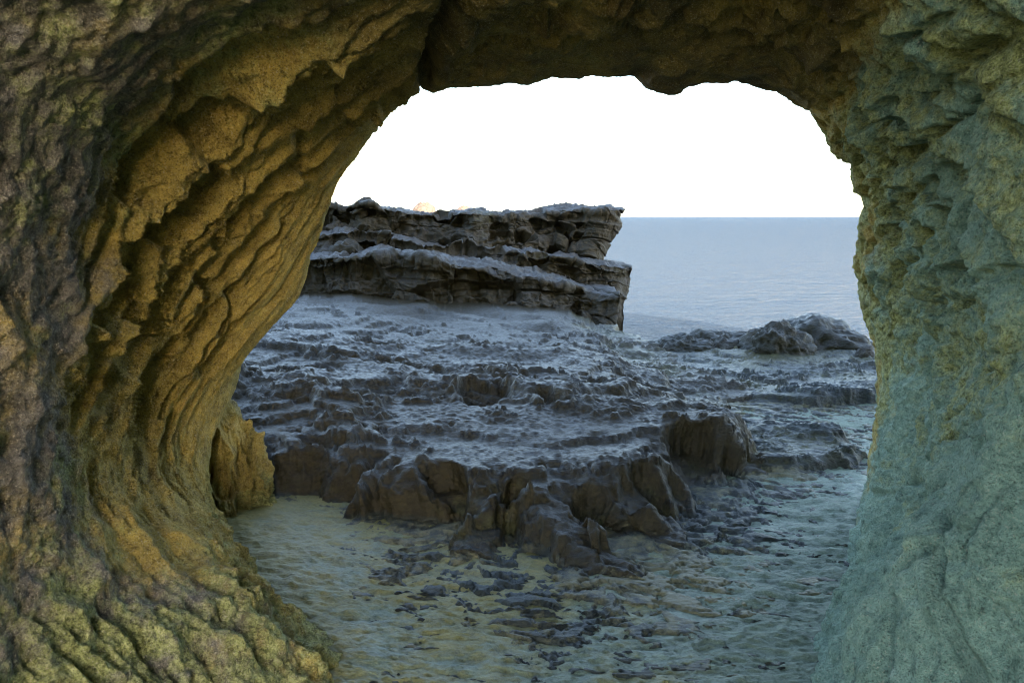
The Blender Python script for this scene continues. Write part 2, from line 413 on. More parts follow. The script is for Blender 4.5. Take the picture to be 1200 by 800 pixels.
    # thin beds show as small steps
    hb = (h + rel) / 0.055 + 0.8 * fbm(X * 1.5, Y * 1.5, 0, 2, 79)
    fr = hb - np.floor(hb)
    rel = rel + 0.055 * 0.70 * (sstep(0.30, 0.62, fr) - fr) * sstep(-0.3, 0.3, fbm(X * 0.9, Y * 0.9, 0, 2, 81))
    h = h + rel * rock
    # bedrock under the sand: ribs that poke through
    rib = fbm(aw * 6.0, bw * 15, 0, 4, 83, 0.64)
    pm = fbm(X * 0.9, Y * 1.2, 0, 3, 87)
    near_ledge = sstep(-0.8, -0.05, d1)
    lev = 0.03 - 0.34 * pm - 0.16 * near_ledge + 0.16 * sstep(-0.2, -1.2, X) * sstep(4.0, 3.2, Y) - 0.10 * sstep(0.4, 1.4, X)
    under = -0.018 + 0.065 * np.clip(rib - lev, -0.2, 0.34) + 0.02 * near_ledge
    h = h + under * (1 - rock)
    # the land ends at the shore
    edge_y = 9.5 + 6.0 * sstep(2.0, 1.0, X) + 0.5 * noise(X * 0.8, Y * 0.1, 0, 3)
    h = h - 3.0 * sstep(0, 2.0, Y - edge_y)
    # the ledge is hollowed out under its lip: push the foot of the face back into the rock
    e = 0.06
    d0 = poly_sd(MAIN, X, Y)
    gx = poly_sd(MAIN, X + e, Y) - d0; gy = poly_sd(MAIN, X, Y + e) - d0
    gl = np.sqrt(gx * gx + gy * gy) + 1e-6
    U = np.clip(0.05 + 0.30 * fbm(X * 1.6, Y * 1.6, 0, 2, 65) + 0.10 * (fl - 0.5), 0, 0.34)
    frac = np.clip(h / np.maximum(top, 0.15), 0, 1)
    U = U * np.where(d1 > 0, (1 - frac) ** 1.3, 1.0) * sstep(-0.45, -0.02, d1) * sstep(0.9, 0.3, d1)
    U = smooth1(smooth1(U, 2, 0), 2, 1)
    h = h + 0.30 * inside * (smooth1(smooth1(h, 1, 0), 1, 1) - h)
    face = np.clip(inside * sstep(1.45, 0.75, frac) + 0.45 * inside * np.clip(band, 0, 1), 0, 1)  # brown rock on front face and step edges, with some shade painted in
    return h, d1, ds, rock, face, X + U * gx / gl, Y + U * gy / gl

def build_ground():
    # rows follow the viewing distance so near relief is fine and far relief coarser
    v = np.concatenate([np.linspace(346, 480, 240)[:-1], np.linspace(480, 835, 300)])
    ang = np.arctan((v - 400) / FPX) + PITCH
    ys = 1.15 / np.tan(ang) * 1.0 + 0.15
    ys = np.concatenate([np.linspace(26, ys[0], 14)[:-1], ys, np.linspace(ys[-1], -9, 14)[1:]])
    us = np.concatenate([np.linspace(-3.0, -0.46, 16)[:-1], np.linspace(-0.46, 0.60, 700), np.linspace(0.60, 3.0, 16)[1:]])
    Y = np.repeat(ys[:, None], len(us), 1)
    X = us[None, :] * (np.clip(Y, 0.8, None) + 0.25)
    X = np.where(Y < 0.8, us[None, :] * 1.05 * (1 + (0.8 - Y) * 0.5), X)
    Z, d1, ds, rock, face, Xs, Ys = terrain(X, Y)
    G = np.stack([Xs, Ys, Z], -1)
    N = normals(G); N = np.where(N[..., 2:] < 0, -N, N)
    fade = rock * sstep(12, 8, Y)
    amp = fade * (0.015 * (ridged(X * 8, Y * 14, Z * 9, 3, 91) - 0.4) + 0.006 * noise(X * 30, Y * 30, Z * 30, 95))
    G = G + N * amp[..., None]
    sandy = 0.44 + 0.35 * fbm(X * 1.5, Y * 1.5, 0, 3, 101) - 0.42 * rock
    green = 0.18 + 0.3 * fbm(X * 1.1, Y * 1.1, 0, 3, 105) + 0.30 * sstep(0.2, 0.0, Z) * rock
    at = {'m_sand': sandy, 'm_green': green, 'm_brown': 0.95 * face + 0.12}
    qc = lambda a: (a[:-1, :-1] + a[1:, 1:]) * 0.5
    kd, ks = qc(d1), qc(ds)
    main = kd > -0.03
    shelf = (~main) & (ks > -0.02)
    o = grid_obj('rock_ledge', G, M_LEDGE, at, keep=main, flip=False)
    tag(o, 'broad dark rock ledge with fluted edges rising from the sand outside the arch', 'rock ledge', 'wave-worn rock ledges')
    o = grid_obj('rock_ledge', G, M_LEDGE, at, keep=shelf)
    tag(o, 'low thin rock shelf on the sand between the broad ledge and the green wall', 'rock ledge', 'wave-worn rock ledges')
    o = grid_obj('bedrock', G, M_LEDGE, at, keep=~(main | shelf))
    tag(o, kind='structure')
    # sand sheet laid over the bedrock
    v = np.concatenate([np.linspace(400, 470, 60)[:-1], np.linspace(470, 835, 220)])
    ang = np.arctan((v - 400) / FPX) + PITCH
    ys = 1.6 / np.tan(ang)
    ys = np.concatenate([[10.4], ys, np.linspace(ys[-1], -60, 20)[1:]])
    us = np.concatenate([np.linspace(-9, -0.6, 16)[:-1], np.linspace(-0.6, 0.65, 340), np.linspace(0.65, 9.0, 16)[1:]])
    Y = np.repeat(ys[:, None], len(us), 1)
    X = us[None, :] * (np.clip(Y, 0.8, None) + 0.25)
    X = np.where(Y < 0.8, us[None, :] * 1.05 * (1 + (0.8 - Y) * 0.5), X)
    Z = 0.0 + 0.018 * fbm(X * 1.1, Y * 1.6, 0, 3, 111) + 0.020 * fbm(X * 5, Y * 11, 0, 5, 113, 0.62) + 0.010 * (ridged(X * 9 + 0.4 * noise(X * 4, Y * 4, 0, 4), Y * 22, 0, 2, 119) - 0.4) + 0.003 * noise(X * 30, Y * 40, 0, 115)
    Z = Z + 0.05 * sstep(-0.3, -1.4, X) * sstep(5, 3.5, Y) - 0.05 * sstep(5.5, 9, Y)
    Z = np.where(Y > 10, -0.4, Z)
    sandy = 0.62 - 0.26 * X + 0.45 * fbm(X * 0.9, Y * 0.9, 0, 3, 117) - 0.10 * (Y - 3)
    o = grid_obj('sand', np.stack([X, Y, Z], -1), M_SAND, {'m_sand': sandy})
    tag(o, kind='structure')
build_ground()

# ---------------------------------------------------------------- the arch
S_CRACK, S_RIGHT = 0.40, 0.66
KEYS = [0.0, 0.05, 0.11, 0.17, 0.23, 0.29, 0.34, 0.37, S_CRACK, 0.50, 0.58, S_RIGHT, 0.71, 0.76, 0.81, 0.86, 0.91, 0.96, 1.0]
def pix(Y, L, C, Rr):
    """19 section points at depth Y: left wall floor->crack, ceiling, right wall down to floor"""
    pts = L + C + Rr
    assert len(pts) == 19, len(pts)
    return np.array([P(u, v, Y) for u, v in pts])
SEC = {}
SEC[3.2] = pix(3.2, [(350, 760), (300, 690), (240, 610), (185, 530), (195, 440), (228, 340), (275, 235), (330, 140), (552, 42)],
               [(690, 26), (850, 30), (985, 75)],
               [(1030, 150), (1062, 240), (1075, 340), (1068, 440), (1040, 545), (1000, 650), (965, 760)])
SEC[2.5] = pix(2.5, [(440, 830), (345, 738), (225, 655), (115, 570), (112, 450), (125, 330), (155, 200), (215, 70), (640, -50)],
               [(760, -60), (900, -60), (1020, -10)],
               [(1070, 90), (1115, 205), (1135, 320), (1125, 430), (1085, 560), (1010, 700), (945, 830)])
SEC[1.9] = pix(1.9, [(270, 1000), (170, 880), (60, 740), (0, 610), (-5, 460), (5, 310), (35, 150), (110, -30), (620, -200)],
               [(760, -220), (930, -210), (1080, -130)],
               [(1150, 10), (1195, 160), (1215, 310), (1205, 450), (1140, 600), (1030, 790), (930, 960)])
def world_sec(Y, xl, xr, zt):
    L = [(-xl * 0.62, -.35), (-xl * 0.75, .1), (-xl * 0.92, .5), (-xl, .95), (-xl, 1.4), (-xl * .95, 1.85), (-xl * .85, 2.3 * zt / 3), (-xl * .66, 2.7 * zt / 3), (-xl * .1, zt)]
    C = [(xr * .25, zt * 1.01), (xr * .55, zt * .99), (xr * .8, zt * .92)]
    Q = [(xr * .93, zt * .78), (xr, zt * .63), (xr * 1.02, zt * .5), (xr, 1.1), (xr * .92, .7), (xr * .8, .25), (xr * .68, -.35)]
    return np.array([(x, Y, z) for x, z in L + C + Q])
SEC[1.2] = world_sec(1.2, 1.60, 1.55, 3.0)
# behind the viewpoint, unseen: passage bent left and opened there to shape the light
PIV = np.array([-1.9, 1.0, 0.0])
def swing(deg, wd, zt):
    g = world_sec(0, 1.0, 1.0, zt)
    x = (g[:, 0] + 1.0) * 0.5 * wd
    e = np.array([math.cos(R(deg)), -math.sin(R(deg)), 0])
    return PIV + x[:, None] * e + np.stack([0 * x, 0 * x, g[:, 2]], -1)
SEC[0.4] = swing(22, 3.6, 3.2)
SEC[-0.5] = swing(52, 4.1, 3.6)
# the mouth seen against sky and sea, followed closely: (s, u, v)
MOUTH = [(0.0, 300, 690), (0.05, 262, 630), (0.08, 240, 585), (0.11, 232, 530), (0.135, 255, 480), (0.155, 276, 450), (0.17, 286, 412), (0.20, 322, 374), (0.225, 350, 345),
         (0.25, 362, 300), (0.275, 384, 238), (0.30, 399, 194), (0.32, 428, 156), (0.345, 440, 142), (0.355, 460, 122), (0.375, 474, 108), (S_CRACK, 490, 96),
         (0.41, 505, 104), (0.425, 524, 101), (0.44, 548, 101), (0.455, 575, 101), (0.462, 590, 96), (0.475, 606, 96), (0.485, 626, 90), (0.495, 642, 84), (0.515, 680, 86), (0.535, 715, 84), (0.55, 744, 84),
         (0.555, 752, 92), (0.56, 755, 99), (0.575, 788, 111), (0.585, 800, 104), (0.592, 822, 93), (0.605, 846, 92), (0.62, 880, 96), (0.633, 910, 108), (0.645, 934, 122), (S_RIGHT, 952, 126),
         (0.675, 962, 142), (0.685, 968, 152), (0.695, 972, 170), (0.705, 988, 184), (0.712, 1001, 192), (0.72, 1000, 206), (0.735, 1006, 222), (0.745, 1019, 243), (0.755, 1007, 258), (0.775, 1006, 285), (0.80, 1008, 320),
         (0.83, 1014, 365), (0.86, 1024, 400), (0.885, 1030, 440), (0.905, 1029, 490), (0.93, 1018, 550), (0.955, 1008, 600), (0.975, 995, 640), (1.0, 975, 700)]
YM = 4.0
def build_arch():
    nl, nc, nr = 560, 260, 420
    s = np.concatenate([np.linspace(0, S_CRACK, nl), np.linspace(S_CRACK, S_RIGHT, nc)[1:], np.linspace(S_RIGHT, 1, nr)[1:]])
    def resample(pts, keys, k):
        c = np.stack([np.interp(s, keys, pts[:, i]) for i in range(3)], -1)
        for _ in range(3): c = smooth1(c, k, 0)
        return c
    cols, tk = [], []
    for t in sorted(SEC):
        cols.append(resample(SEC[t], KEYS, 26)); tk.append(t)
    m = np.array(MOUTH)
    mp = P(m[:, 1], m[:, 2], np.full(len(m), YM))
    mouth = resample(mp, m[:, 0], 3)
    cen = np.array([0.25, YM, 1.15])
    d = mouth - cen; d[:, 1] = 0; d = smooth1(d, 40, 0); d[:, 2] = np.where(d[:, 2] < 0, 0.0, d[:, 2])
    d /= np.linalg.norm(d, axis=1)[:, None]
    soft = smooth1(smooth1(mouth, 30, 0), 30, 0)
    back = cols[0]
    db = back - (PIV + np.array([1.1, -1.4, 1.2])); db[:, 0] -= 0.3
    db[:, 2] = np.where(db[:, 2] < 0, 0, db[:, 2])
    db /= np.linalg.norm(db, axis=1)[:, None]
    wl = sstep(0.42, 0.22, s)[:, None]
    db = db * (1 - wl) + np.array([-1.0, 0.0, 0.25]) * wl
    db[:, 2] = np.where(back[:, 2] < 0.3, 0, db[:, 2])
    db = smooth1(smooth1(db, 60, 0), 60, 0); db /= np.linalg.norm(db, axis=1)[:, None]
    ay = np.array([0, 1.0, 0])
    cols += [mouth, mouth + d * 0.10 + ay * 0.16, soft + d * 0.45 + ay * 0.34, soft + d * 1.6 + ay * 0.25, soft + d * 6 + ay * 0.1, soft + d * 16 - ay * 1.0]
    tk += [YM, YM + 0.2, YM + 0.6, YM + 1.8, YM + 6, YM + 13]
    ax = np.array([-1.0, 0, 0])
    cols = [soft + d * 16 - ay * 1.0, back + db * 13, back + db * 4 + ax * 0.2, back + db * 0.9 + ax * 0.3] + cols
    tk = [tk[0] - 16, tk[0] - 12, tk[0] - 4, tk[0] - 1.0] + tk
    tq = np.concatenate([np.linspace(-16.5, -1.5, 20)[:-1], np.linspace(-1.5, 1.3, 36)[:-1], np.linspace(1.3, 3.0, 180)[:-1], np.linspace(3.0, 4.22, 190)[:-1],
                         np.linspace(4.22, 5.8, 30)[:-1], np.linspace(5.8, 17, 12)])
    G = catmull(cols, tk, tq)
    N = normals(G)
    # N must point out of the rock into the passage
    mid = G[:, np.searchsorted(tq, 2.5)]
    if np.sum(N[:, np.searchsorted(tq, 2.5)] * (np.array([0.2, 2.5, 1.3]) - mid)) < 0: N = -N
    ds_ = np.linalg.norm(np.diff(G, axis=0), axis=-1)
    arc = np.concatenate([[0], np.cumsum(ds_[:, np.searchsorted(tq, 3.2)])])     # metres along the section
    A = np.repeat(arc[:, None], len(tq), 1).astype(np.float32)
    T = np.repeat(tq[None, :], len(s), 0).astype(np.float32)
    Sv = np.repeat(s[:, None], len(tq), 1)
    X, Yw, Z = G[..., 0], G[..., 1], G[..., 2]
    inner = sstep(5.6, 4.5, T) * sstep(-1.2, 0.4, T)
    lip = 1 - 0.88 * sstep(3.15, 3.85, T) * sstep(4.5, 4.1, T)     # keep the drawn outline at the mouth
    left = sstep(S_CRACK + 0.002, S_CRACK - 0.02, Sv)
    right = sstep(S_RIGHT - 0.01, S_RIGHT + 0.05, Sv)
    ceil = (1 - left) * (1 - right)
    # --- broad shape
    D = ((0.10 - 0.05 * left) * fbm(X * 1.3, Yw * 1.3, Z * 1.3, 3, 121) + (0.035 - 0.012 * left) * fbm(X * 5, Yw * 5, Z * 5, 3, 125)) * lip
    # --- left: grooves along the bedding, rising towards the mouth
    a = 0.80
    ak = np.array([0, 0.6, 1.2, 1.7, 2.1, 2.4, 2.7, 3.0, 4.0, 9.0]); an = np.tan([.3, .35, .65, .6, .4, .15, -.1, -.3, -.3, -.3])
    fine_a = np.linspace(0, 9, 400); cum = np.concatenate([[0], np.cumsum(np.interp(fine_a[1:], ak, an)) * (fine_a[1] - fine_a[0])])
    along = A * 1.15; across = (T - np.interp(A, fine_a, cum)) * 0.85        # the beds swing over with the wall
    ac = across + 0.09 * fbm(A * 1.5, T * 1.5, 0, 2, 131) + 0.02 * noise(A * 8, T * 8, 0, 132)
    al = along + 0.12 * noise(A * 2.2, T * 2.2, 0, 134)
    g1 = ridged(al * 0.6, ac * 3.6, 0, 2, 133, 0.45)
    bed = noise(al * 0.38, ac * 5.5, 0, 135); bed = sstep(-0.22, 0.14, bed)                          # harder and softer beds, long sharp steps
    bed2 = noise(al * 0.6, ac * 12.0, 0, 138); bed2 = sstep(-0.2, 0.2, bed2)
    n2 = noise(al * 0.45, ac * 9.0, 0, 139); thin = np.clip(1 - np.abs(n2) * 4.2, 0, 1) ** 1.3         # thin upstanding veins
    n3 = noise(al * 1.5, ac * 19, 0, 136); thin3 = np.clip(1 - np.abs(n3) * 3.2, 0, 1)
    upper = sstep(0.09, 0.15, Sv) * sstep(2.05, 2.55, T)
    c1, c2, ci = worley(al * 1.5, ac * 6.8, 15)
    hollow = sstep(0.03, 0.17, c2 - c1) * (ci + 0.3 * fbm(A, T, 0, 2, 137) > 0.50)
    k1, k2, ki = worley(al * 3.2, ac * 14, 17)
    small = sstep(0.04, 0.22, k2 - k1) * (ki > 0.6)
    dr = 0.22 + 0.78 * sstep(0.9, 1.8, A)
    lf = upper * dr * (0.03 * (g1 - 0.6) + 0.055 * (bed - 0.6) + 0.055 * (bed2 - 0.5) + 0.05 * thin + 0.034 * thin3 - 0.11 * hollow * (0.4 + 0.7 * ci) - 0.06 * small
                  + 0.035 * (ridged(X * 9, Yw * 9, Z * 9, 3, 213, 0.6) - 0.4))
    # the deep slanting slots: picked out one by one on the wall
    Up, Vp = project(G)
    def at_wall(u, v):
        i = np.nanargmin(np.where((Sv < S_CRACK) & (T > 1.4) & (T < 4.05), (Up - u) ** 2 + (Vp - v) ** 2, np.nan))
        return A.ravel()[i], T.ravel()[i]
    jit = 0.022 * fbm(A * 9, T * 9, 0, 3, 211)
    for (u0, v0), (u1, v1), wd, dp in (((243, 158), (330, 88), .085, .24), ((156, 214), (200, 166), .055, .18), ((188, 268), (222, 236), .085, .24), ((248, 288), (322, 196), .07, .17),
                                       ((262, 378), (276, 336), .045, .16), ((180, 452), (194, 428), .045, .14), ((150, 408), (168, 392), .03, .10), ((246, 432), (282, 372), .055, .18),
                                       ((300, 232), (392, 128), .055, .15), ((335, 110), (430, 60), .06, .16), ((205, 140), (250, 88), .05, .12), ((118, 330), (128, 290), .04, .10),
                                       ((290, 320), (330, 265), .04, .12), ((225, 330), (250, 292), .03, .10), ((190, 330), (212, 300), .028, .09), ((345, 200), (375, 160), .03, .09)):
        a0, t0 = at_wall(u0, v0); a1, t1 = at_wall(u1, v1)
        ex, ey = a1 - a0, t1 - t0
        q = np.clip(((A - a0) * ex + (T - t0) * ey) / (ex * ex + ey * ey), 0, 1)
        dd = np.sqrt((A - a0 - q * ex) ** 2 + (T - t0 - q * ey) ** 2) + jit
        lf = lf - 0.65 * dp * sstep(wd * 1.05, wd * 0.45, dd)
    lf = lf * (0.12 + 0.88 * lip)
    # rough weathered face nearer the outside: lumps and flutes down the slope
    fl = ridged(A * 2.6, (T + 0.10 * noise(A * 3, T * 3, 0, 5)) * 9.5, 0, 2, 141, 0.45)
    low = sstep(0.15, 0.08, Sv)
    lf = lf + low * 0.065 * (fl - 0.5) + (1 - upper) * (0.055 * (ridged(X * 3.5, Yw * 3.5, Z * 2.4, 4, 143) - 0.45) + 0.02 * fbm(X * 12, Yw * 12, Z * 12, 3, 147, 0.6))
    # --- ceiling: lumpy scallops
    w1, w2, wi = worley(A * 4.5 + 0.3 * noise(A * 3, T * 3, 0, 6), T * 3.2, 5)
    v1, v2, vi = worley(A * 10, T * 8, 25)
    cf = 0.08 * (0.5 - w1) * (0.3 + 0.7 * lip) - 0.05 * sstep(0.05, 0.3, v2 - v1) * (vi > 0.5) * lip + (0.015 + 0.035 * lip) * fbm(X * 8, Yw * 8, Z * 8, 4, 151)
    # --- right: pitted upper wall, sloping slabs below
    p1, p2, pi_ = worley(A * 7 + 0.4 * noise(A * 4, T * 4, 0, 8), T * 7 + 0.4 * noise(A * 4, T * 4, 0, 10), 9)
    pits = sstep(0.43, 0.24, p1 + 0.08 * noise(A * 14, T * 14, 0, 12)) * (pi_ > 0.30) * (0.4 + 0.6 * pi_)
    pz = sstep(0.88, 0.78, Sv) * sstep(2.2, 2.9, T)
    b2 = -0.75
    al2 = A * math.cos(b2) + T * math.sin(b2); ac2 = -A * math.sin(b2) + T * math.cos(b2)
    slab = ridged(al2 * 0.6, (ac2 + 0.15 * fbm(A, T, 0, 2, 157)) * 2.6, 0, 3, 161, 0.5)
    q1, q2, qi = worley(A * 15, T * 15 + 0.3 * noise(A * 9, T * 9, 0, 3), 19)
    cr = np.clip(1 - np.abs(noise(al2 * 0.55, (ac2 + 0.1 * fbm(A * 2, T * 2, 0, 3, 159)) * 3.4, 0, 160)) * 9, 0, 1) * sstep(-0.2, 0.3, noise(A * 1.6, T * 1.6, 0, 162))
    rf = (-0.07 * cr * lip - 0.19 * pits * pz - 0.16 * np.clip(0.38 - q1, 0, 1) * (qi > 0.5) * (0.2 + 0.8 * pz)) * (0.35 + 0.65 * lip) + 0.10 * (slab - 0.5) * lip + 0.028 * fbm(X * 9, Yw * 9, Z * 9, 4, 163, 0.6) \
        + pz * 0.08 * (ridged(X * 5, Yw * 5, Z * 5, 3, 165) - 0.4) * (0.4 + 0.6 * lip)
    for (u0, v0), (u1, v1), wd, dp in (((1072, 128), (1190, 40), .018, .10), ((1085, 175), (1170, 100), .014, .08), ((1045, 60), (1110, 20), .016, .09), ((1105, 372), (1198, 300), .014, .08),
                                       ((1020, 600), (1150, 470), .012, .06), ((1095, 500), (1198, 395), .014, .07), ((1060, 690), (1130, 610), .012, .06), ((1130, 660), (1190, 560), .012, .05), ((1050, 200), (1085, 160), .03, .10)):
        i0, i1_ = [np.nanargmin(np.where((Sv > S_RIGHT) & (T > 1.3) & (T < 4.0), (Up - u) ** 2 + (Vp - v) ** 2, np.nan)) for u, v in ((u0, v0), (u1, v1))]
        a0, t0, a1, t1 = A.ravel()[i0], T.ravel()[i0], A.ravel()[i1_], T.ravel()[i1_]
        ex, ey = a1 - a0, t1 - t0
        q = np.clip(((A - a0) * ex + (T - t0) * ey) / (ex * ex + ey * ey), 0, 1)
        dd = np.sqrt((A - a0 - q * ex) ** 2 + (T - t0 - q * ey) ** 2) + 1.6 * jit
        rf = rf - 0.5 * dp * sstep(wd * 1.8, wd * 0.4, dd) * (0.5 + 0.5 * np.sin(q * 3.14)) + 0.06 * dp * sstep(wd * 5, wd * 1.8, dd) * (np.sign(ex) * ((A - a0) * ey - (T - t0) * ex) > 0)
    D = D + (left * lf + ceil * cf + right * rf)
    D = D + (0.004 + 0.007 * lip) * fbm(X * 30, Yw * 30, Z * 30, 3, 171, 0.65)
    # the dark joint between leaning wall and roof
    jd = np.abs((Sv - S_CRACK) * arc[-1] + 0.015 * noise(T * 6, 0, 0, 3))
    D = D - 0.16 * np.exp(-(jd / 0.022) ** 2) * inner * sstep(3.95, 3.7, T)
    D = D * inner + (1 - inner) * 0.5 * fbm(X * 0.5, Yw * 0.5, Z * 0.5, 4, 181)
    G = G + N * D[..., None]
    # --- colour zones
    zn = fbm(X * 1.6, Yw * 1.6, Z * 1.6, 3, 191)
    out = sstep(2.75, 1.95, T - 0.6 * (Sv - 0.2) * left)           # weathered skin towards the outside light
    zl = fbm(X * 3, Yw * 3, Z * 3, 4, 193, 0.6)
    grey = right * 0.50 * zl + left * (0.02 + 0.62 * out + 0.30 * low * sstep(3.4, 2.6, T)) + right * (0.20 + 0.50 * sstep(0.88, 0.97, Sv) * sstep(2.9, 1.9, T)) + 0.30 * zn + 0.15 * zl
    green = left * (0.10 + 0.30 * sstep(3.1, 2.2, T) + 0.22 * low) + right * (0.47 + 0.10 * sstep(3.2, 3.8, T) + 0.06 * sstep(0.80, 0.70, Sv) - 0.30 * sstep(0.84, 0.95, Sv)) + ceil * 0.30 + 0.35 * fbm(X * 2.3, Yw * 2.3, Z * 2.3, 4, 195, 0.6)
    teal = right * (0.55 * sstep(3.9, 2.9, T) + 0.36 + 0.20 * sstep(0.8, 0.95, Sv)) + 0.30 * zn + right * 0.42 * zl
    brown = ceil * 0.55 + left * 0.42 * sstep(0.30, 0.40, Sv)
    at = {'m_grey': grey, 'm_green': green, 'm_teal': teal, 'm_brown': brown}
    root = empty('rock_arch', (0.25, 4.0, 0))
    tag(root, 'eroded sandstone arch framing the sea, ochre left wall and green right wall', 'rock arch')
    i1, i2 = nl - 1, nl + nc - 2
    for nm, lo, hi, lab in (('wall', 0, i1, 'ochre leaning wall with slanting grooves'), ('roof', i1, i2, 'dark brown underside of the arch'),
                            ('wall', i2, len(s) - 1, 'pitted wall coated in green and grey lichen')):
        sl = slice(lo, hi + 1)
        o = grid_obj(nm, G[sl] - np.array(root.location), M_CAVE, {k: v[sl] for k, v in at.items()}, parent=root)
        o['label'] = lab
    return root
ARCH = build_arch()

# ---------------------------------------------------------------- lumps of rock built on a displaced ball
def ball(nr, nc):
    th = np.linspace(0.0, math.pi, nr)[:, None]; ph = np.linspace(0, 2 * math.pi, nc, endpoint=False)[None, :]
    return np.stack([np.sin(th) * np.cos(ph), np.sin(th) * np.sin(ph), np.cos(th) + 0 * ph], -1)
def lump(name, c, size, mat, seed, nr=60, nc=110, rough=0.35, fine=0.06, fluted=0.0, sq=1.0, parent=None, attrs=(0.2, 0.2)):
    b = ball(nr, nc)
    p = np.sign(b) * np.abs(b) ** sq
    q = p * np.array(size)
    f = 1.0 / max(size)
    x, y, z = q[..., 0], q[..., 1], q[..., 2]
    r = rough * fbm(x * f * 1.4, y * f * 1.4, z * f * 1.4 + seed, 4, seed) + fine * (ridged(x * f * 5, y * f * 5, z * f * 5 + seed, 3, seed + 5) - 0.4)
    if fluted: r = r + fluted * (ridged(x * f * 5, y * f * 5, z * f * 0.8 + seed, 2, seed + 8) - 0.5)
    q = q * (1 + r[..., None])
    at = {'m_sand': np.full(r.shape, attrs[0]), 'm_green': np.full(r.shape, attrs[1]), 'm_brown': np.full(r.shape, 0.0 if mat is M_PALE else 0.48)}
    o = grid_obj(name, q, mat, at, parent=parent, wrap=True)
    o.location = c
    return o

# lobe of rock standing under the overhang, part of the arch
def build_buttress():
    c = P(268, 600, 4.05); top = P(280, 440, 4.05)
    hz = top[2] - c[2] + 0.45
    b = ball(300, 360)
    p = np.sign(b) * np.abs(b) ** 0.85
    wide = 1 + 0.35 * np.clip(-b[..., 2:], 0, 1)                    # broader at the foot
    q = p * np.array([0.30, 0.32, hz]) * np.concatenate([wide, wide, np.ones_like(wide)], -1)
    q[..., 0] -= 0.20 * np.clip(b[..., 2], 0, 1) ** 2                # the head leans back to the wall
    x, y, z = q[..., 0], q[..., 1], q[..., 2]
    r = 0.22 * fbm(x * 3.2, y * 3.2, z * 2.2, 3, 205) + 0.26 * (ridged(x * 4.5, y * 4.5, z * 1.3, 3, 203, 0.5) - 0.55) + 0.14 * (ridged(x * 12, y * 12, z * 9, 3, 209, 0.6) - 0.4)
    k1, k2, ki = worley(np.arctan2(y, x) * 2.6 + 0.4 * noise(x * 9, y * 9, z * 9, 5), z * 5.5 + 0.3 * noise(x * 9, y * 9, z * 9, 6), 33)
    r = r - 0.24 * sstep(0.03, 0.28, k2 - k1) * (ki > 0.45) + 0.06 * fbm(x * 22, y * 22, z * 22, 3, 207)
    az = np.arctan2(b[..., 1], b[..., 0])
    for a0, z0, wa, wz, dp in ((-0.55, 0.12, .30, .16, .45), (-1.45, -0.05, .22, .22, .32), (0.25, -0.1, .28, .2, .35)):
        r = r - dp * np.exp(-((az - a0) / wa) ** 4 - ((b[..., 2] - z0) / (wz * 2)) ** 4)
    q[..., :2] *= (1 + r)[..., None]
    q[..., 2] *= 1 + 0.25 * r
    G = q + np.array([c[0], c[1], -0.45])
    zz = sstep(0.35, 0.0, G[..., 2])
    at = {'m_grey': 0.1 + 0.25 * zz, 'm_green': 0.22 + 0.4 * zz, 'm_teal': 0 * z, 'm_brown': 0.36 + 0 * z}
    o = grid_obj('buttress', G - np.array(ARCH.location), M_CAVE, at, parent=ARCH, wrap=True)
    o['label'] = 'fluted ochre lobe at the foot of the leaning wall'
build_buttress()

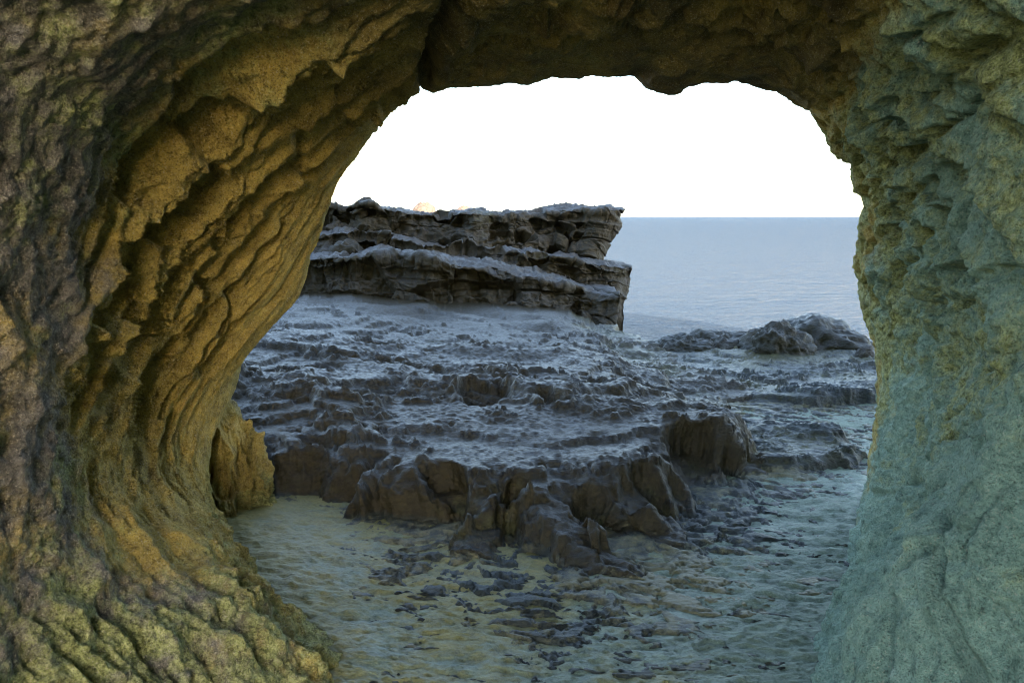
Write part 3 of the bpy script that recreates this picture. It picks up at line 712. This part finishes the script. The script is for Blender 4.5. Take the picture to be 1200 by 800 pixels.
# ---------------------------------------------------------------- stepped headland beyond the ledge
def build_cliff():
    root = empty('cliff', tuple(P(560, 370, 14.0)))
    tag(root, 'stepped dark rock cliff of three beds ending above the sea', 'cliff')
    tiers = [
        # lip (u, v), foot (u, v), depth of the lip, lean of the right end
        ([(200, 236), (385, 239), (427, 239), (469, 248), (504, 250), (545, 249), (585, 250), (606, 248), (655, 246), (700, 246), (734, 243)],
         [(200, 268), (375, 272), (415, 278), (459, 283), (505, 286), (550, 288), (590, 290), (620, 292), (650, 296), (685, 303), (703, 309)], 15.6, 'upper rock bed'),
        ([(200, 280), (368, 278), (400, 272), (438, 278), (462, 286), (529, 292), (602, 293), (655, 300), (707, 311), (744, 314)],
         [(200, 300), (364, 300), (400, 298), (438, 297), (470, 298), (532, 306), (585, 312), (640, 330), (690, 352), (733, 358)], 13.9, 'middle rock bed'),
        ([(200, 302), (361, 301), (392, 299), (440, 298), (480, 297), (529, 306), (585, 314), (630, 320), (672, 335), (729, 343)],
         [(200, 360), (360, 360), (392, 362), (430, 366), (480, 370), (529, 374), (585, 380), (630, 386), (672, 392), (724, 398)], 12.4, 'lower rock bed'),
    ]
    n = 360
    for ti, (lipp, foot, Yd, lab) in enumerate(tiers):
        lipp = np.array(lipp, float); foot = np.array(foot, float)
        c = np.linspace(0, 1, n)
        kl = np.linspace(0, 1, len(lipp))
        res = lambda a, k: np.stack([smooth1(np.interp(c, k, a[:, 0]), 4, 0), smooth1(np.interp(c, k, a[:, 1]), 4, 0)], -1)
        L, F = res(lipp, kl), res(foot, np.linspace(0, 1, len(foot)))
        depth = Yd + 0.55 * fbm(c * 5.0, 0 * c, ti * 3.1, 3, 211 + ti)
        depth = np.asarray(depth, float)
        lip = P(L[:, 0], L[:, 1], depth); ft = P(F[:, 0], F[:, 1], depth - (0.25 if ti < 2 else 0.4))
        up = np.array([0, 0, 1.0]); ay = np.array([0, 1.0, 0])
        jag = 0.05 * fbm(c * 40, 0 * c, ti * 2.7, 4, 261) + (0.05, 0.13, 0.13)[ti] * fbm(c * 9, 0 * c, ti * 1.7, 3, 263)
        lip = lip + np.stack([0 * c, 0.8 * jag, 0.5 * jag], -1)
        rows = [lip + ay * 5 - up * 0.3, lip + ay * 1.6 + up * 0.02, lip + ay * 0.35 + up * 0.02, lip, lip * 0.75 + ft * 0.25 + ay * 0.10, lip * 0.4 + ft * 0.6 + ay * 0.12, ft, ft - up * 0.7 - ay * 0.2]
        rk = [0, 1.2, 1.75, 2, 2.35, 3, 4, 5]
        rq = np.concatenate([np.linspace(0, 1.6, 34)[:-1], np.linspace(1.6, 4, 130)[:-1], np.linspace(4, 5, 14)])
        G = catmull(rows, rk, rq)                       # (n, rows, 3)
        # close the seaward end: turn the last columns back
        endc = G[-1]
        ex = np.stack([endc + np.array([-0.03 * j, 0.10 * j, 0]) for j in range(1, 30)] , 0)
        G = np.concatenate([G, ex], 0)
        N = normals(G)
        if np.mean(N[:n, 80:, 1]) > 0: N = -N
        X, Y, Z = G[..., 0], G[..., 1], G[..., 2]
        rr = np.repeat(rq[None, :], G.shape[0], 0)
        face = sstep(1.7, 2.1, rr)
        fl = ridged(X * 2.2, Y * 1.2, Z * 0.5, 3, 221 + ti, 0.5)
        blk1, blk2, bi = worley(X * 0.9 + 0.15 * noise(X, Z, 0, 3), Z * 1.5 + Y * 0.4, 21 + ti)
        sb1, sb2, sbi = worley(X * 2.6 + 0.1 * noise(X * 3, Z * 3, 0, 3), Z * 4.2 + Y * 1.1, 27 + ti)
        lay = noise(X * 0.25, Y * 0.25, Z * 2.0 + 0.5 * noise(X * 0.8, Y * 0.8, 0, 29), 28 + ti)
        D = 0.16 * fbm(X * 0.9, Y * 0.9, Z * 1.4, 4, 225 + ti) + face * (0.13 * (fl - 0.55) + 0.40 * (bi - 0.5) * sstep(0.0, 0.06, blk2 - blk1) + 0.13 * (sbi - 0.5) * sstep(0.0, 0.08, sb2 - sb1) + 0.09 * sstep(-0.1, 0.1, lay) - 0.08)
        k1, k2, ki = worley(X * 2.6 + 0.2 * noise(X * 5, Z * 5, 0, 7), Z * 3.4 + Y * 1.2, 41 + ti)
        D = D - (0.05, 0.015, 0.015)[ti] * 3 * sstep(0.03, 0.35, k2 - k1) * (ki > 0.6) * (0.35 + ki)
        D = D + (0.075 + 0.01 * (1 - face)) * (ridged(X * 3.2, Y * 3.2, Z * 3.2, 4, 231 + ti, 0.62) - 0.4)
        hold = 0.6 + 0.4 * sstep(0, 0.35, np.abs(rr - 2.0))
        cc = np.clip(np.arange(G.shape[0]) / (n - 1), 0, 1)[:, None]
        G = G + N * (D * hold * (1 - 0.65 * sstep(0.92, 1.0, cc)))[..., None]
        G[..., 2] += (0.05 * ridged(X * 1.6, Y * 1.2, 0, 4, 241 + ti) - 0.06) * sstep(2.2, 1.9, rr)
        at = {'m_sand': 0.1 + 0.25 * fbm(X * 0.8, Y, Z, 3, 245) , 'm_green': 0.2 + 0.35 * fbm(X * 0.6, Y, Z * 0.8, 3, 247), 'm_brown': 0.15 + 0.5 * face + 0.3 * fbm(X * 0.8, Y, Z, 3, 249)}
        o = grid_obj('rock_bed', G - np.array(root.location), M_CLIFF, at, parent=root)
        o['label'] = lab
    return root
build_cliff()

# ---------------------------------------------------------------- boulders
def rock_at(u, vtop, vbase, Y, du, mat, seed, label, group, dy=None, **kw):
    base = P(u, vbase, Y); top = P(u, vtop, Y)
    wx = P(u + du, vbase, Y)[0] - base[0]
    hz = (top[2] - base[2])
    o = lump('boulder', (base[0], base[1] + (dy or wx) * 0.4, base[2] + hz * 0.1), (wx, dy or wx * 0.9, hz * 0.92), mat, seed, **kw)
    tag(o, label, 'boulder', group)
    return o
SHORE = 'boulders along the shore'
rock_at(962, 381, 424, 9.6, 70, M_LEDGE, 301, 'largest rounded dark boulder between the sea and the green wall', SHORE, rough=0.38, fine=0.09, sq=0.9)
rock_at(915, 384, 424, 9.0, 42, M_LEDGE, 303, 'lumpy dark boulder standing in front of the largest shore boulder', SHORE, rough=0.35, fine=0.11)
rock_at(846, 392, 420, 9.5, 44, M_LEDGE, 305, 'low knobbly boulder left of the lumpy shore boulder', SHORE, rough=0.4, fine=0.1)
rock_at(803, 396, 418, 9.3, 36, M_LEDGE, 307, 'flat dark boulder at the end of the ledge by the water', SHORE, rough=0.4, fine=0.1)
rock_at(1014, 406, 426, 8.8, 12, M_CLIFF, 309, 'small smooth boulder touching the green wall', SHORE, rough=0.2)
TOP = 'rocks on the cliff top'
rock_at(495, 238, 256, 60, 14, M_PALE, 311, 'pale sunlit pointed rock on the skyline above the cliff', TOP, rough=0.3)
rock_at(546, 241, 256, 60, 14, M_PALE, 313, 'pale sunlit flat rock on the skyline, lower of the two pale ones', TOP, rough=0.35)
rock_at(427, 231, 246, 15.9, 13, M_CLIFF, 315, 'small dark boulder on top of the cliff near the leaning wall', TOP, rough=0.25)
